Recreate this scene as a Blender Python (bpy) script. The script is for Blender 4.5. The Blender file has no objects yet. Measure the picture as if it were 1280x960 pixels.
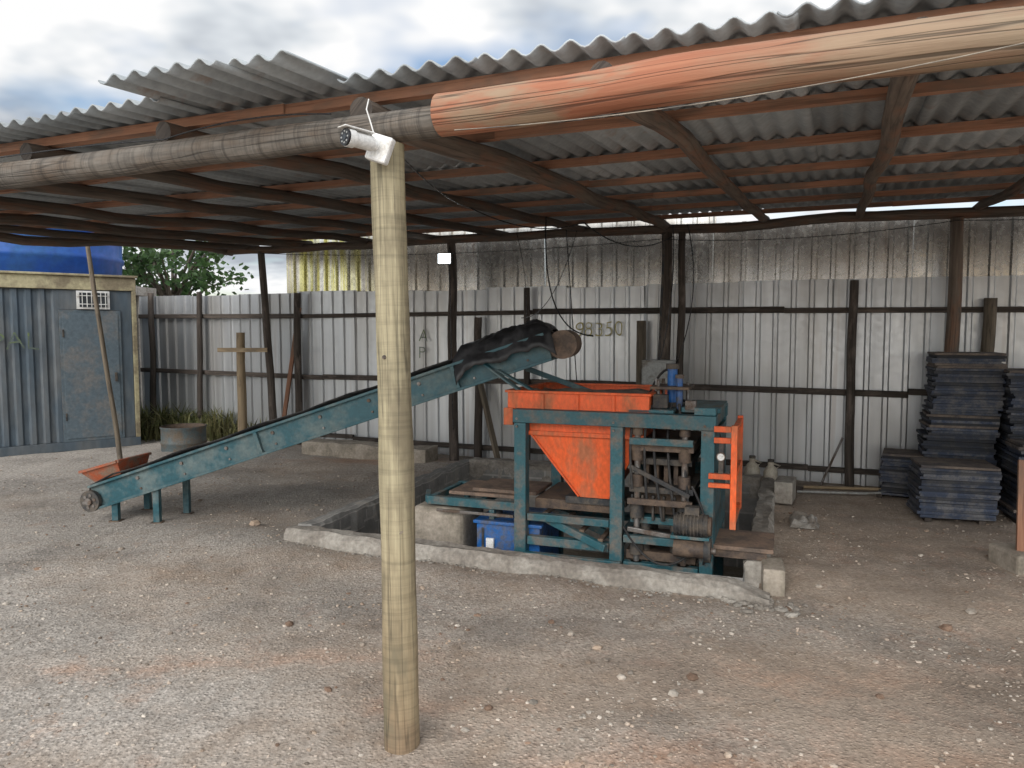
import bpy, math, random
from mathutils import Vector, Matrix, noise
random.seed(7)
S=bpy.context.scene
R=random.random
def U(a,b): return a+(b-a)*random.random()

# ------------------------------------------------------------ materials
def newmat(name):
    m=bpy.data.materials.new(name); m.use_nodes=True
    nt=m.node_tree; b=nt.nodes['Principled BSDF']
    return m,nt,b
def N(nt,t,**k):
    n=nt.nodes.new(t)
    for a,v in k.items():
        if a.startswith('_'): setattr(n,a[1:],v)
        else: n.inputs[a.replace('_',' ')].default_value=v
    return n
def L(nt,a,b): nt.links.new(a,b)
def c4(c): return (c[0],c[1],c[2],1)
def coords(nt,kind='Object',scale=(1,1,1)):
    tc=nt.nodes.new('ShaderNodeTexCoord'); mp=nt.nodes.new('ShaderNodeMapping')
    mp.inputs['Scale'].default_value=scale
    L(nt,tc.outputs[kind],mp.inputs['Vector']); return mp.outputs['Vector']
def noiseN(nt,vec,scale,detail=5,rough=.6):
    n=N(nt,'ShaderNodeTexNoise',Scale=scale,Detail=min(detail,4),Roughness=rough); L(nt,vec,n.inputs['Vector']); return n.outputs['Fac']
def ramp(nt,fac,stops):
    r=nt.nodes.new('ShaderNodeValToRGB'); e=r.color_ramp.elements
    while len(e)<len(stops): e.new(.5)
    for i,(p,c) in enumerate(stops):
        e[i].position=p; e[i].color=c4(c) if hasattr(c,'__len__') else (c,c,c,1)
    L(nt,fac,r.inputs['Fac']); return r.outputs['Color']
def remap(nt,fac,a,b,hi=1.):
    mr=N(nt,'ShaderNodeMapRange'); mr.inputs['From Min'].default_value=a; mr.inputs['From Max'].default_value=b; mr.inputs['To Max'].default_value=hi
    L(nt,fac,mr.inputs['Value']); return mr.outputs['Result']
def mix(nt,fac,a,b,mode='MIX'):
    m=nt.nodes.new('ShaderNodeMix'); m.data_type='RGBA'; m.blend_type=mode
    for i,x in ((0,fac),(6,a),(7,b)):
        if hasattr(x,'is_linked') or hasattr(x,'links'): L(nt,x,m.inputs[i])
        else: m.inputs[i].default_value = x if i==0 else c4(x)
    return m.outputs[2]
def tone(nt,col,lo=.8,hi=1.2):
    a=nt.nodes.new('ShaderNodeAttribute'); a.attribute_name='tone'
    mr=N(nt,'ShaderNodeMapRange'); mr.inputs['To Min'].default_value=lo; mr.inputs['To Max'].default_value=hi
    L(nt,a.outputs['Fac'],mr.inputs['Value'])
    return mix(nt,1.0,col,mr.outputs['Result'],'MULTIPLY')
def bump(nt,b,h,strength=.3,dist=.01):
    n=N(nt,'ShaderNodeBump',Strength=strength,Distance=dist); L(nt,h,n.inputs['Height']); L(nt,n.outputs['Normal'],b.inputs['Normal'])

def paint(name,col,dirt,amt=.4,scale=5,rough=.55,metal=0.,bs=.2,stretch=(1,1,1),tl=.85,th=1.15,fine=.25,emi=None,drough=.85):
    m,nt,b=newmat(name)
    v=coords(nt,'Object',stretch)
    n1=noiseN(nt,v,scale,8,.7)
    n2=noiseN(nt,v,scale*9,3,.6)
    t=.66-amt*.36
    mask=ramp(nt,n1,[(t-.09,0.),(t+.09,1.)])
    colr=mix(nt,mask,col,dirt)
    f=ramp(nt,n2,[(.3,1-fine),(.7,1+fine*.3)])
    colr=mix(nt,1.0,colr,f,'MULTIPLY')
    colr=tone(nt,colr,tl,th)
    L(nt,colr,b.inputs['Base Color'])
    rr=ramp(nt,mask,[(0,rough),(1,drough)]); L(nt,rr,b.inputs['Roughness'])
    b.inputs['Metallic'].default_value=metal
    if metal>0:
        mm=ramp(nt,mask,[(0,metal),(1,metal*.3)]); L(nt,mm,b.inputs['Metallic'])
    bump(nt,b,n2,bs,.004)
    return m
def wood(name,dark,light,stain=None,samt=.4,gs=(45,2.2,1),rough=.8,bs=.5,rings=False,crack=.5,ringd=.72,fadex=None,soil=False):
    m,nt,b=newmat(name)
    v=coords(nt,'UV',gs); v2=coords(nt,'UV',(4,1.3,1)); v3=coords(nt,'UV',(1.5,38,1)); v4=coords(nt,'UV',(26,.7,1))
    g=noiseN(nt,v,1,6,.65)
    gf_=ramp(nt,g,[(.3,0.),(.7,1.)])
    col=mix(nt,gf_,dark,light)
    n2=noiseN(nt,v2,1.6,6,.65)
    if fadex:
        (xa,xb,d2,l2)=fadex
        tc=nt.nodes.new('ShaderNodeTexCoord'); sp=nt.nodes.new('ShaderNodeSeparateXYZ'); L(nt,tc.outputs['Object'],sp.inputs[0])
        q=nt.nodes.new('ShaderNodeMath'); q.operation='MULTIPLY_ADD'; L(nt,n2,q.inputs[0]); q.inputs[1].default_value=1.6; L(nt,sp.outputs[0],q.inputs[2])
        col=mix(nt,remap(nt,q.outputs[0],xa+.8,xb+.8),col,mix(nt,gf_,d2,l2))
    if soil:
        tc=nt.nodes.new('ShaderNodeTexCoord'); sp=nt.nodes.new('ShaderNodeSeparateXYZ'); L(nt,tc.outputs['Object'],sp.inputs[0])
        q=nt.nodes.new('ShaderNodeMath'); q.operation='MULTIPLY_ADD'; L(nt,n2,q.inputs[0]); q.inputs[1].default_value=-1.0; L(nt,sp.outputs[2],q.inputs[2])
        col=mix(nt,remap(nt,q.outputs[0],.55,-.45,.65),col,(.27,.18,.10))
        col=mix(nt,remap(nt,q.outputs[0],-.25,-.55,.7),col,(.20,.13,.085))
    if stain:
        col=mix(nt,ramp(nt,n2,[(.62-samt*.35,0.),(.72-samt*.2,1.)]),col,stain)
    h=g
    if rings:
        r=noiseN(nt,v3,1,4,.7)
        col=mix(nt,1.0,col,ramp(nt,r,[(.33,ringd),(.52,1.05)]),'MULTIPLY')
        h=mix(nt,.5,g,r)
    cr=noiseN(nt,v4,1,2,.4)
    cm=ramp(nt,cr,[(.475,1.),(.497,1-crack),(.503,1-crack),(.525,1.)])
    col=mix(nt,1.0,col,cm,'MULTIPLY')
    col=tone(nt,col,.75,1.25)
    L(nt,col,b.inputs['Base Color']); b.inputs['Roughness'].default_value=rough
    hh=mix(nt,1.0,h,cm,'MULTIPLY')
    bump(nt,b,hh,bs,.008)
    return m

M={}
M['teal']=paint('teal_paint',(.022,.105,.128),(.16,.145,.125),.33,7,.5,0,.2)
M['teal_conv']=paint('teal_conveyor_paint',(.020,.092,.115),(.13,.175,.175),.30,4,.42,0,.2)
M['orange']=paint('orange_paint',(.80,.12,.022),(.44,.15,.07),.36,5,.5,0,.2,(1,1,.5))
M['orange_dull']=paint('dusty_orange_paint',(.42,.10,.04),(.26,.17,.12),.45,9,.7,0,.2)
M['rust']=paint('rusty_steel',(.085,.065,.055),(.17,.12,.085),.5,8,.6,.4,.4)
M['steel']=paint('dirty_steel',(.25,.24,.23),(.14,.10,.075),.45,9,.4,.7,.2)
M['dark']=paint('dark_steel',(.035,.037,.04),(.12,.10,.08),.4,8,.6,.2,.3)
M['rubber']=paint('black_rubber',(.016,.016,.017),(.07,.065,.06),.3,6,.7,0,.3)
M['tarp']=paint('black_plastic_sheet',(.016,.016,.018),(.055,.055,.058),.25,5,.42,0,.4)
M['blue']=paint('blue_paint',(.015,.12,.38),(.12,.12,.13),.25,7,.4,0,.1)
M['tank']=paint('blue_tank_plastic',(.012,.08,.36),(.03,.11,.30),.4,1.2,.4,0,.05)
M['grey']=paint('grey_enclosure',(.38,.39,.38),(.22,.2,.17),.2,6,.5,0,.1)
M['drum']=paint('old_drum_paint',(.14,.18,.19),(.20,.16,.12),.4,6,.6,.2,.2)
M['white']=paint('white_plastic',(.78,.78,.76),(.5,.47,.42),.15,12,.4,0,.05)
M['black']=paint('black_plastic',(.012,.012,.014),(.03,.03,.03),.2,12,.25,0,.05)
M['concrete']=paint('cement_render',(.40,.37,.325),(.27,.24,.205),.5,4,.9,0,.7,fine=.35)
M['oldconc']=paint('weathered_concrete',(.42,.365,.30),(.27,.235,.185),.45,5,.9,0,.6)
M['board']=paint('pallet_board_edge',(.020,.030,.055),(.095,.095,.10),.42,10,.6,0,.3,tl=.35,th=1.9)
M['boardtop']=paint('pallet_board_top',(.20,.16,.13),(.09,.08,.08),.4,6,.8,0,.3)
M['plate']=paint('wooden_plate',(.24,.165,.12),(.13,.10,.08),.4,7,.75,0,.3)
M['dust']=paint('dusty_belt',(.30,.26,.21),(.12,.11,.1),.4,5,.9,0,.4)
M['jug']=paint('translucent_jug',(.50,.45,.36),(.33,.28,.22),.3,9,.4)
M['contbeam']=paint('container_cream_paint',(.46,.41,.25),(.24,.20,.13),.45,3,.6)
M['cont']=paint('container_blue_grey',(.085,.115,.142),(.15,.16,.165),.35,1.6,.55,.0,.1,(1,1,.3))
M['contdoor']=paint('container_door_grey',(.10,.135,.16),(.17,.17,.165),.3,3,.55)
M['graf']=paint('faded_green_spray_paint',(.17,.23,.06),(.11,.14,.12),.62,14,.8)
M['graf2']=paint('olive_spray_paint',(.42,.36,.10),(.46,.43,.3),.4,12,.8)
M['bag']=paint('cement_bag_paper',(.33,.31,.28),(.2,.17,.14),.4,9,.9)
M['post']=wood('treated_pine_post',(.21,.18,.11),(.42,.365,.235),(.18,.15,.095),.40,(60,2.5,1),.75,.45,True,.45,.78,None,True)
M['redlog']=wood('red_stained_log',(.29,.10,.052),(.42,.18,.10),(.31,.215,.14),.38,(34,1.2,1),.8,.6,False,.65,fadex=(-.35,.7,(.19,.14,.09),(.34,.27,.185)))
M['greylog']=wood('grey_weathered_log',(.07,.061,.052),(.195,.172,.145),(.12,.09,.066),.4,(30,3,1),.85,.9,True,.5,.5)
M['rafter']=wood('rafter_log',(.07,.057,.046),(.19,.15,.118),(.18,.10,.065),.4,(30,2,1),.85,.7,False,.4)
M['batten']=wood('batten_timber',(.29,.135,.08),(.43,.225,.14),(.22,.145,.105),.42,(30,1.4,1),.8,.3,False,.3)
M['darkwood']=wood('dark_fence_timber',(.032,.026,.022),(.10,.08,.065),(.15,.12,.10),.25,(35,1.5,1),.85,.5,False,.4)
M['greywood']=wood('grey_old_timber',(.13,.105,.075),(.28,.23,.17),(.12,.10,.08),.3,(35,1.5,1),.85,.5,False,.4)
M['palewood']=wood('pale_timber',(.30,.22,.13),(.46,.35,.22),(.23,.18,.12),.3,(35,1.5,1),.8,.3,False,.3)
M['bark']=wood('tree_bark',(.07,.055,.04),(.15,.12,.09))

def galv(name,col,dirt,metal,rough,amt,moss=None,streak=.88,tl=.88,th=1.1,bs=.12,rust=.5):
    m,nt,b=newmat(name)
    v=coords(nt,'Object',(1,1,.25)); v2=coords(nt,'Object',(1,1,1)); v3=coords(nt,'Object',(7,7,.3))
    n1=noiseN(nt,v,1.4,3,.5); n2=noiseN(nt,v2,20,2,.6); n3=noiseN(nt,v3,1.5,3,.5)
    mask=ramp(nt,n1,[(.60-amt*.3,0.),(.80-amt*.2,1.)])
    c=mix(nt,mask,col,dirt)
    c=mix(nt,1.0,c,ramp(nt,n3,[(.3,streak),(.65,1.05)]),'MULTIPLY')
    c=mix(nt,ramp(nt,n3,[(.62,0.),(.74,rust)]),c,(.30,.22,.16))
    c=tone(nt,c,tl,th)
    if moss:
        a=nt.nodes.new('ShaderNodeAttribute'); a.attribute_name='stain'
        mm=nt.nodes.new('ShaderNodeMath'); mm.operation='MULTIPLY'
        L(nt,a.outputs['Fac'],mm.inputs[0]); L(nt,ramp(nt,n3,[(.42,0.),(.56,.9)]),mm.inputs[1])
        c=mix(nt,mm.outputs[0],c,moss)
    L(nt,c,b.inputs['Base Color'])
    L(nt,ramp(nt,n2,[(.3,rough-.05),(.7,rough+.07)]),b.inputs['Roughness'])
    L(nt,ramp(nt,mask,[(0,metal),(1,metal*.8)]),b.inputs['Metallic'])
    bump(nt,b,n1,bs,.04)
    return m
M['fence']=galv('galvanised_sheet',(.60,.615,.625),(.46,.45,.43),.62,.36,.38,None,.85,.86,1.08,.12,.3)
M['fence2']=galv('reflective_zinc_sheet',(.70,.69,.66),(.42,.38,.33),.92,.24,.5,(.50,.46,.12),.72,.7,1.15,.5,.6)
def fibre():
    m,nt,b=newmat('fibre_cement')
    v=coords(nt,'Object',(1,1,1)); 
    n1=noiseN(nt,v,1.3,8,.7); n2=noiseN(nt,v,30,3,.6); n3=noiseN(nt,v,6,6,.65)
    c=mix(nt,ramp(nt,n1,[(.35,0.),(.65,1.)]),(.29,.325,.345),(.41,.44,.455))
    c=mix(nt,ramp(nt,n3,[(.60,0.),(.74,.65)]),c,(.30,.21,.16))
    c=mix(nt,1.0,c,ramp(nt,n2,[(.3,.85),(.7,1.08)]),'MULTIPLY')
    c=tone(nt,c,.68,1.25)
    L(nt,c,b.inputs['Base Color']); b.inputs['Roughness'].default_value=.8
    bump(nt,b,n2,.3,.004); return m
M['fibre']=fibre()
def blockwall():
    m,nt,b=newmat('concrete_block_wall')
    v=coords(nt,'UV',(1,1,1)); vo=coords(nt,'Object',(1,1,1))
    br=nt.nodes.new('ShaderNodeTexBrick'); L(nt,v,br.inputs['Vector'])
    br.inputs['Color1'].default_value=(.30,.29,.27,1); br.inputs['Color2'].default_value=(.22,.215,.205,1); br.inputs['Mortar'].default_value=(.40,.38,.35,1)
    br.inputs['Scale'].default_value=1; br.inputs['Brick Width'].default_value=.4; br.inputs['Row Height'].default_value=.2; br.inputs['Mortar Size'].default_value=.010
    n=noiseN(nt,vo,6,7,.7); n2=noiseN(nt,vo,60,3,.6)
    c=mix(nt,1.0,br.outputs['Color'],ramp(nt,n,[(.3,.65),(.7,1.15)]),'MULTIPLY')
    c=mix(nt,ramp(nt,n,[(.55,0.),(.72,.8)]),c,(.34,.30,.25))
    L(nt,c,b.inputs['Base Color']); b.inputs['Roughness'].default_value=.92
    bump(nt,b,n2,.6,.006); return m
M['block']=blockwall()
def groundmat():
    m,nt,b=newmat('gravelly_dirt')
    v=coords(nt,'Object',(1,1,1))
    n1=noiseN(nt,v,1.1,8,.68); n2=noiseN(nt,v,3.2,8,.75); n3=noiseN(nt,v,42,4,.75)
    a=nt.nodes.new('ShaderNodeAttribute'); a.attribute_name='orange'
    g=nt.nodes.new('ShaderNodeAttribute'); g.attribute_name='grey'
    base=mix(nt,ramp(nt,n2,[(.35,0.),(.65,1.)]),(.355,.275,.21),(.435,.365,.30))
    def mad(x,y,k):
        q=nt.nodes.new('ShaderNodeMath'); q.operation='MULTIPLY_ADD'; L(nt,y,q.inputs[0]); q.inputs[1].default_value=k; L(nt,x,q.inputs[2]); return q.outputs[0]
    gm=remap(nt,mad(g.outputs['Fac'],n2,1.1),.65,1.35,.9)
    base=mix(nt,gm,base,mix(nt,ramp(nt,n3,[(.35,0.),(.65,1.)]),(.315,.285,.25),(.47,.43,.385)))
    om=remap(nt,mad(a.outputs['Fac'],n2,1.5),.90,1.45,.8)
    base=mix(nt,om,base,(.46,.25,.145))
    dk=ramp(nt,n1,[(.34,.70),(.46,.93),(.60,1.08)])
    base=mix(nt,1.0,base,dk,'MULTIPLY')
    base=mix(nt,1.0,base,ramp(nt,n3,[(.3,.62),(.52,1.0),(.75,1.3)]),'MULTIPLY')
    vo=N(nt,'ShaderNodeTexVoronoi',Scale=55.); L(nt,v,vo.inputs['Vector'])
    sc=ramp(nt,vo.outputs['Color'],[(.55,1.0),(.95,1.42)])
    near=ramp(nt,vo.outputs['Distance'],[(.25,1.),(.42,0.)])
    base=mix(nt,near,base,mix(nt,1.0,base,sc,'MULTIPLY'))
    L(nt,base,b.inputs['Base Color']); b.inputs['Roughness'].default_value=.95
    inv=ramp(nt,vo.outputs['Distance'],[(.0,1.),(.5,0.)])
    h=mix(nt,.45,n3,inv)
    bump(nt,b,h,.7,.014)
    return m
M['ground']=groundmat()
M['stone']=paint('gravel_stone',(.46,.41,.35),(.36,.27,.20),.4,3,.9,0,.3,tl=.5,th=1.5)
M['clod']=paint('dirt_clod',(.20,.13,.09),(.30,.20,.14),.4,9,.95,0,.4)
def leafm(name,a,b_):
    m,nt,b=newmat(name); v=coords(nt,'Object'); n=noiseN(nt,v,3,2)
    c=mix(nt,ramp(nt,n,[(.35,0.),(.65,1.)]),a,b_); c=tone(nt,c,.5,1.6)
    L(nt,c,b.inputs['Base Color']); b.inputs['Roughness'].default_value=.5
    tr=N(nt,'ShaderNodeBsdfTranslucent'); L(nt,c,tr.inputs['Color'])
    ms=nt.nodes.new('ShaderNodeMixShader'); ms.inputs[0].default_value=.3
    out=nt.nodes['Material Output']; L(nt,b.outputs[0],ms.inputs[1]); L(nt,tr.outputs[0],ms.inputs[2]); L(nt,ms.outputs[0],out.inputs[0]); return m
M['leaf']=leafm('leaves',(.045,.10,.03),(.09,.16,.05))
M['weed']=leafm('weed_leaves',(.11,.14,.045),(.23,.21,.10))
m,nt,b=newmat('lamp_emitter'); b.inputs['Emission Color'].default_value=(.85,.95,1,1); b.inputs['Emission Strength'].default_value=9; M['lamp']=m
m,nt,b=newmat('window_glass'); b.inputs['Base Color'].default_value=(.03,.035,.04,1); b.inputs['Roughness'].default_value=.15; M['glass']=m

# ------------------------------------------------------------ mesh builder
TH_S=math.radians(23); TH_P=math.radians(20)
FS=Matrix.Rotation(-TH_S,4,'Z'); FP=Matrix.Rotation(-TH_P,4,'Z'); FW=Matrix.Identity(4)
def empty(name,loc):
    e=bpy.data.objects.new(name,None); e.location=loc; e.empty_display_size=.2
    S.collection.objects.link(e); return e
class MB:
    def __init__(s,name,frame=FW):
        s.name=name; s.F=frame; s.v=[]; s.f=[]; s.m=[]; s.uv=[]; s.sm=[]; s.t=[]; s.mats=[]
    def mi(s,k):
        if k not in s.mats: s.mats.append(k)
        return s.mats.index(k)
    def add(s,vs,fs,mat,uvs=None,smooth=False,t=None):
        o=len(s.v); k=s.mi(mat); t=R() if t is None else t
        s.v+= [s.F@Vector(p) for p in vs]
        for i,f in enumerate(fs):
            s.f.append([o+j for j in f]); s.m.append(k); s.sm.append(smooth); s.t.append(t)
            if uvs: s.uv.append(uvs[i])
            else:
                ps=[Vector(vs[j]) for j in f]; e=(ps[1]-ps[0]); n=(ps[1]-ps[0]).cross(ps[-1]-ps[0])
                e=e.normalized() if e.length>1e-9 else Vector((1,0,0)); w=n.cross(e); w=w.normalized() if w.length>1e-9 else Vector((0,0,1))
                s.uv.append([((p-ps[0]).dot(e),(p-ps[0]).dot(w)) for p in ps])
    def box(s,c,sz,mat,rot=None,t=None):
        x,y,z=[q/2 for q in sz]
        base=[(-x,-y,-z),(x,-y,-z),(x,y,-z),(-x,y,-z),(-x,-y,z),(x,-y,z),(x,y,z),(-x,y,z)]
        Mx=rot if rot is not None else Matrix.Identity(3)
        vs=[Vector(c)+Mx@Vector(p) for p in base]
        fs=[(0,3,2,1),(4,5,6,7),(0,1,5,4),(1,2,6,5),(2,3,7,6),(3,0,4,7)]
        la=max(range(3),key=lambda i:sz[i]); ou,ov=U(0,9),U(0,9)
        uvs=[]
        for f in fs:
            q=[base[j] for j in f]
            const=[a for a in range(3) if len(set(round(p[a],6) for p in q))==1][0] if min(sz)>0 else 2
            ax=[a for a in range(3) if a!=const]
            if ax[0]==la: ax=ax[::-1]
            uvs.append([(p[ax[0]]+ou+const,p[ax[1]]+ov) for p in q])
        s.add(vs,fs,mat,uvs,False,t)
    def bx(s,u0,u1,v0,v1,z0,z1,mat,t=None):
        s.box(((u0+u1)/2,(v0+v1)/2,(z0+z1)/2),(u1-u0,v1-v0,z1-z0),mat,None,t)
    def beam(s,p0,p1,w,h,mat,t=None,roll=0):
        p0=Vector(p0);p1=Vector(p1); d=p1-p0; q=d.to_track_quat('X','Z').to_matrix()
        if roll: q=q@Matrix.Rotation(roll,3,'X')
        s.box((p0+p1)/2,(d.length,w,h),mat,q,t)
    def sweep(s,pts,rad,mat,seg=14,cap=True,wob=0,sub=None,t=None,capmat=None):
        pts=[Vector(p) for p in pts]
        if not hasattr(rad,'__len__'): rad=[rad]*len(pts)
        if sub:
            P=[];Q=[]
            for i in range(len(pts)-1):
                for k in range(sub):
                    a=k/sub; P.append(pts[i].lerp(pts[i+1],a)); Q.append(rad[i]*(1-a)+rad[i+1]*a)
            P.append(pts[-1]);Q.append(rad[-1]); pts,rad=P,Q
        sd=U(0,99); vs=[];fs=[];uvs=[]; L_=0; ou=U(0,9);ov=U(0,9)
        ref=None; lens=[]
        for i,p in enumerate(pts):
            d=(pts[min(i+1,len(pts)-1)]-pts[max(i-1,0)]).normalized()
            if ref is None:
                ref=Vector((0,0,1)) if abs(d.z)<.9 else Vector((1,0,0))
            a=d.cross(ref).normalized(); b=d.cross(a).normalized()
            if i: L_+=(p-pts[i-1]).length
            lens.append(L_)
            off=Vector((0,0,0))
            if wob: off=(a*noise.noise(Vector((L_*1.1,sd,0)))+b*noise.noise(Vector((L_*1.1,sd,7))))*wob*2
            for j in range(seg):
                an=2*math.pi*j/seg; r=rad[i]
                if wob: r*=1+.10*noise.noise(Vector((math.cos(an)*1.2+sd,math.sin(an)*1.2,L_*3)))
                vs.append(p+off+(a*math.cos(an)+b*math.sin(an))*r)
        rm=sum(rad)/len(rad)
        for i in range(len(pts)-1):
            for j in range(seg):
                k=(j+1)%seg
                fs.append((i*seg+j,i*seg+k,(i+1)*seg+k,(i+1)*seg+j))
                u0=j/seg*6.28*rm+ou;u1=(j+1)/seg*6.28*rm+ou
                uvs.append([(u0,lens[i]+ov),(u1,lens[i]+ov),(u1,lens[i+1]+ov),(u0,lens[i+1]+ov)])
        t=R() if t is None else t
        s.add(vs,fs,mat,uvs,True,t)
        if cap:
            s.add(vs[:seg],[tuple(range(seg))[::-1]],capmat or mat,None,False,t)
            s.add(vs[-seg:],[tuple(range(seg))],capmat or mat,None,False,t)
    def cyl(s,p0,p1,r,mat,seg=18,r1=None,t=None): s.sweep([p0,p1],[r,r if r1 is None else r1],mat,seg,True,0,None,t)
    def done(s,parent=None,bevel=0,keep=False,sol=0,sub=0):
        me=bpy.data.meshes.new(s.name)
        if parent is None and not keep:
            xs=[p.x for p in s.v];ys=[p.y for p in s.v];zs=[p.z for p in s.v]
            o=Vector(((min(xs)+max(xs))/2,(min(ys)+max(ys))/2,min(zs)))
        elif parent is not None: o=parent.location.copy()
        else: o=Vector((0,0,0))
        me.from_pydata([tuple(p-o) for p in s.v],[],s.f)
        for k in s.mats: me.materials.append(M[k])
        me.polygons.foreach_set('material_index',s.m); me.polygons.foreach_set('use_smooth',s.sm)
        uvl=me.uv_layers.new(name='UVMap'); fl=[c for f in s.uv for p in f for c in p]; uvl.data.foreach_set('uv',fl)
        a=me.attributes.new('tone','FLOAT','FACE'); a.data.foreach_set('value',s.t)
        ob=bpy.data.objects.new(s.name,me); S.collection.objects.link(ob)
        if parent: ob.parent=parent
        else: ob.location=o
        if sub:
            q=ob.modifiers.new('sub','SUBSURF'); q.levels=sub; q.render_levels=sub
        if sol:
            q=ob.modifiers.new('sol','SOLIDIFY'); q.thickness=sol
        if bevel:
            q=ob.modifiers.new('bev','BEVEL'); q.width=bevel; q.segments=2; q.limit_method='ANGLE'; q.angle_limit=math.radians(50)
        return ob
def PW(F,p): return F@Vector(p)

# ------------------------------------------------------------ ground
PU0,PU1,PV0,PV1=-3.45,-.09,4.60,7.85
WT=.14
def w2p(x,y):
    c,s=math.cos(TH_P),math.sin(TH_P); return (x*c-y*s, x*s+y*c)
def gz(x,y):
    u,v=w2p(x,y)
    n=noise.noise(Vector((x*.45,y*.45,0)))*.045+noise.noise(Vector((x*1.7,y*1.7,3)))*.028+noise.noise(Vector((x*6,y*6,5)))*.008+noise.noise(Vector((x*17,y*17,9)))*.003
    m=.08*math.exp(-((u+3.9)**2/.5+(v-4.5)**2/.35))+.04*math.exp(-((u+2.2)**2/2.5+(v-4.35)**2/.05))
    far=min(1,max(0,(math.hypot(x,y)-30)/40))
    return n*(1-far)+m
def axis(lo,hi,a,b,step,marks):
    xs=[]; x=a
    while x<b: xs.append(x); x+=step
    xs.append(b)
    g=step; x=b
    while x<hi: g*=1.25; x+=g; xs.append(min(x,hi))
    g=step; x=a
    while x>lo: g*=1.25; x-=g; xs.append(max(x,lo))
    xs=sorted(set(xs))
    for mk in marks:
        i=min(range(len(xs)),key=lambda i:abs(xs[i]-mk)); xs[i]=mk
    return sorted(set(xs))
ins=.05
us=axis(-300,300,-9,4.2,.05,[PU0+ins,PU1-ins]); vs_=axis(-60,500,.8,9.5,.05,[PV0+ins,PV1-ins])
blobs=[(.6,2.5,1.0,.35,.50),(1.5,3.4,1.1,.4,.26),(-.7,3.6,.8,.15,.26),(3.2,3.6,.8,.5,.25),(-1.6,9.2,1.0,.3,.5),(2.7,5.3,.9,1.2,.2),(1.9,2.4,.8,.4,.35),(-2.0,3.5,.8,.12,.22),(-.3,3.1,.6,.10,.26)]
gverts=[];org=[];gry=[]
for v in vs_:
    for u in us:
        p=FP@Vector((u,v,0)); x,y=p.x,p.y
        gverts.append((x,y,gz(x,y)))
        o=sum(k*math.exp(-((x-bx)**2/sx**2+(y-by)**2/sy**2)) for bx,by,sx,sy,k in blobs)
        org.append(o+.20*max(0,noise.noise(Vector((x*.5,y*.5,20)))))
        gry.append(max(0,min(1,.34-x*.12+.6*noise.noise(Vector((x*.7,y*1.1,30))))))
nu=len(us);gf=[]
for j in range(len(vs_)-1):
    for i in range(nu-1):
        uc=(us[i]+us[i+1])/2;vc=(vs_[j]+vs_[j+1])/2
        if PU0+ins<uc<PU1-ins and PV0+ins<vc<PV1-ins: continue
        gf.append((j*nu+i,j*nu+i+1,(j+1)*nu+i+1,(j+1)*nu+i))
me=bpy.data.meshes.new('ground'); me.from_pydata(gverts,[],gf); me.materials.append(M['ground'])
for nm,dat in (('orange',org),('grey',gry)):
    a=me.attributes.new(nm,'FLOAT','POINT'); a.data.foreach_set('value',dat)
me.polygons.foreach_set('use_smooth',[True]*len(gf))
go=bpy.data.objects.new('ground',me); S.collection.objects.link(go)

# gravel
def rock(B,c,r,mat='stone',sq=.6):
    t=(1+5**.5)/2
    pv=[(-1,t,0),(1,t,0),(-1,-t,0),(1,-t,0),(0,-1,t),(0,1,t),(0,-1,-t),(0,1,-t),(t,0,-1),(t,0,1),(-t,0,-1),(-t,0,1)]
    pf=[(0,11,5),(0,5,1),(0,1,7),(0,7,10),(0,10,11),(1,5,9),(5,11,4),(11,10,2),(10,7,6),(7,1,8),(3,9,4),(3,4,2),(3,2,6),(3,6,8),(3,8,9),(4,9,5),(2,4,11),(6,2,10),(8,6,7),(9,8,1)]
    a=U(0,6.28);ca,sa=math.cos(a),math.sin(a); ex=U(.7,1.4)
    vs=[]
    for p in pv:
        k=r/1.9*U(.75,1.2); x,y,z=p[0]*k*ex,p[1]*k,p[2]*k*sq
        vs.append((c[0]+x*ca-y*sa,c[1]+x*sa+y*ca,c[2]+z))
    B.add(vs,pf,mat)
B=MB('gravel')
n=0
while n<10500:
    y=1.5+8.0*R()**1.6; x=U(-.8,.8)*(y+.3)
    u,v=w2p(x,y)
    if PU0-.05<u<PU1+.05 and PV0-.02<v<PV1+.02: continue
    if v>8.2: continue
    r=.003+.009*R()**3+(.014*R() if R()<.03 else 0)
    if noise.noise(Vector((x*1.1,y*1.1,44)))+U(-.35,.35)<-.05: continue
    rock(B,(x,y,gz(x,y)+r*.2),r,'clod' if R()<.08 else 'stone'); n+=1
for (x,y,r) in [(-2.05,5.95,.05),(.42,3.65,.028),(.50,3.35,.024),(.30,3.8,.025),(.7,3.2,.024),(1.9,4.6,.025),(.3,2.55,.022),(.8,2.4,.022),(2.6,4.2,.03),(.36,3.5,.02),(.45,3.52,.018)]:
    rock(B,(x,y,gz(x,y)+r*.3),r)
for (x,y,r) in [(.82,3.35,.03),(2.35,4.0,.035),(-.1,3.05,.02),(-1.2,4.0,.03),(-.8,3.2,.02),(1.6,3.2,.02)]:
    rock(B,(x,y,gz(x,y)+r*.2),r,'clod')
B.done()

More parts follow.
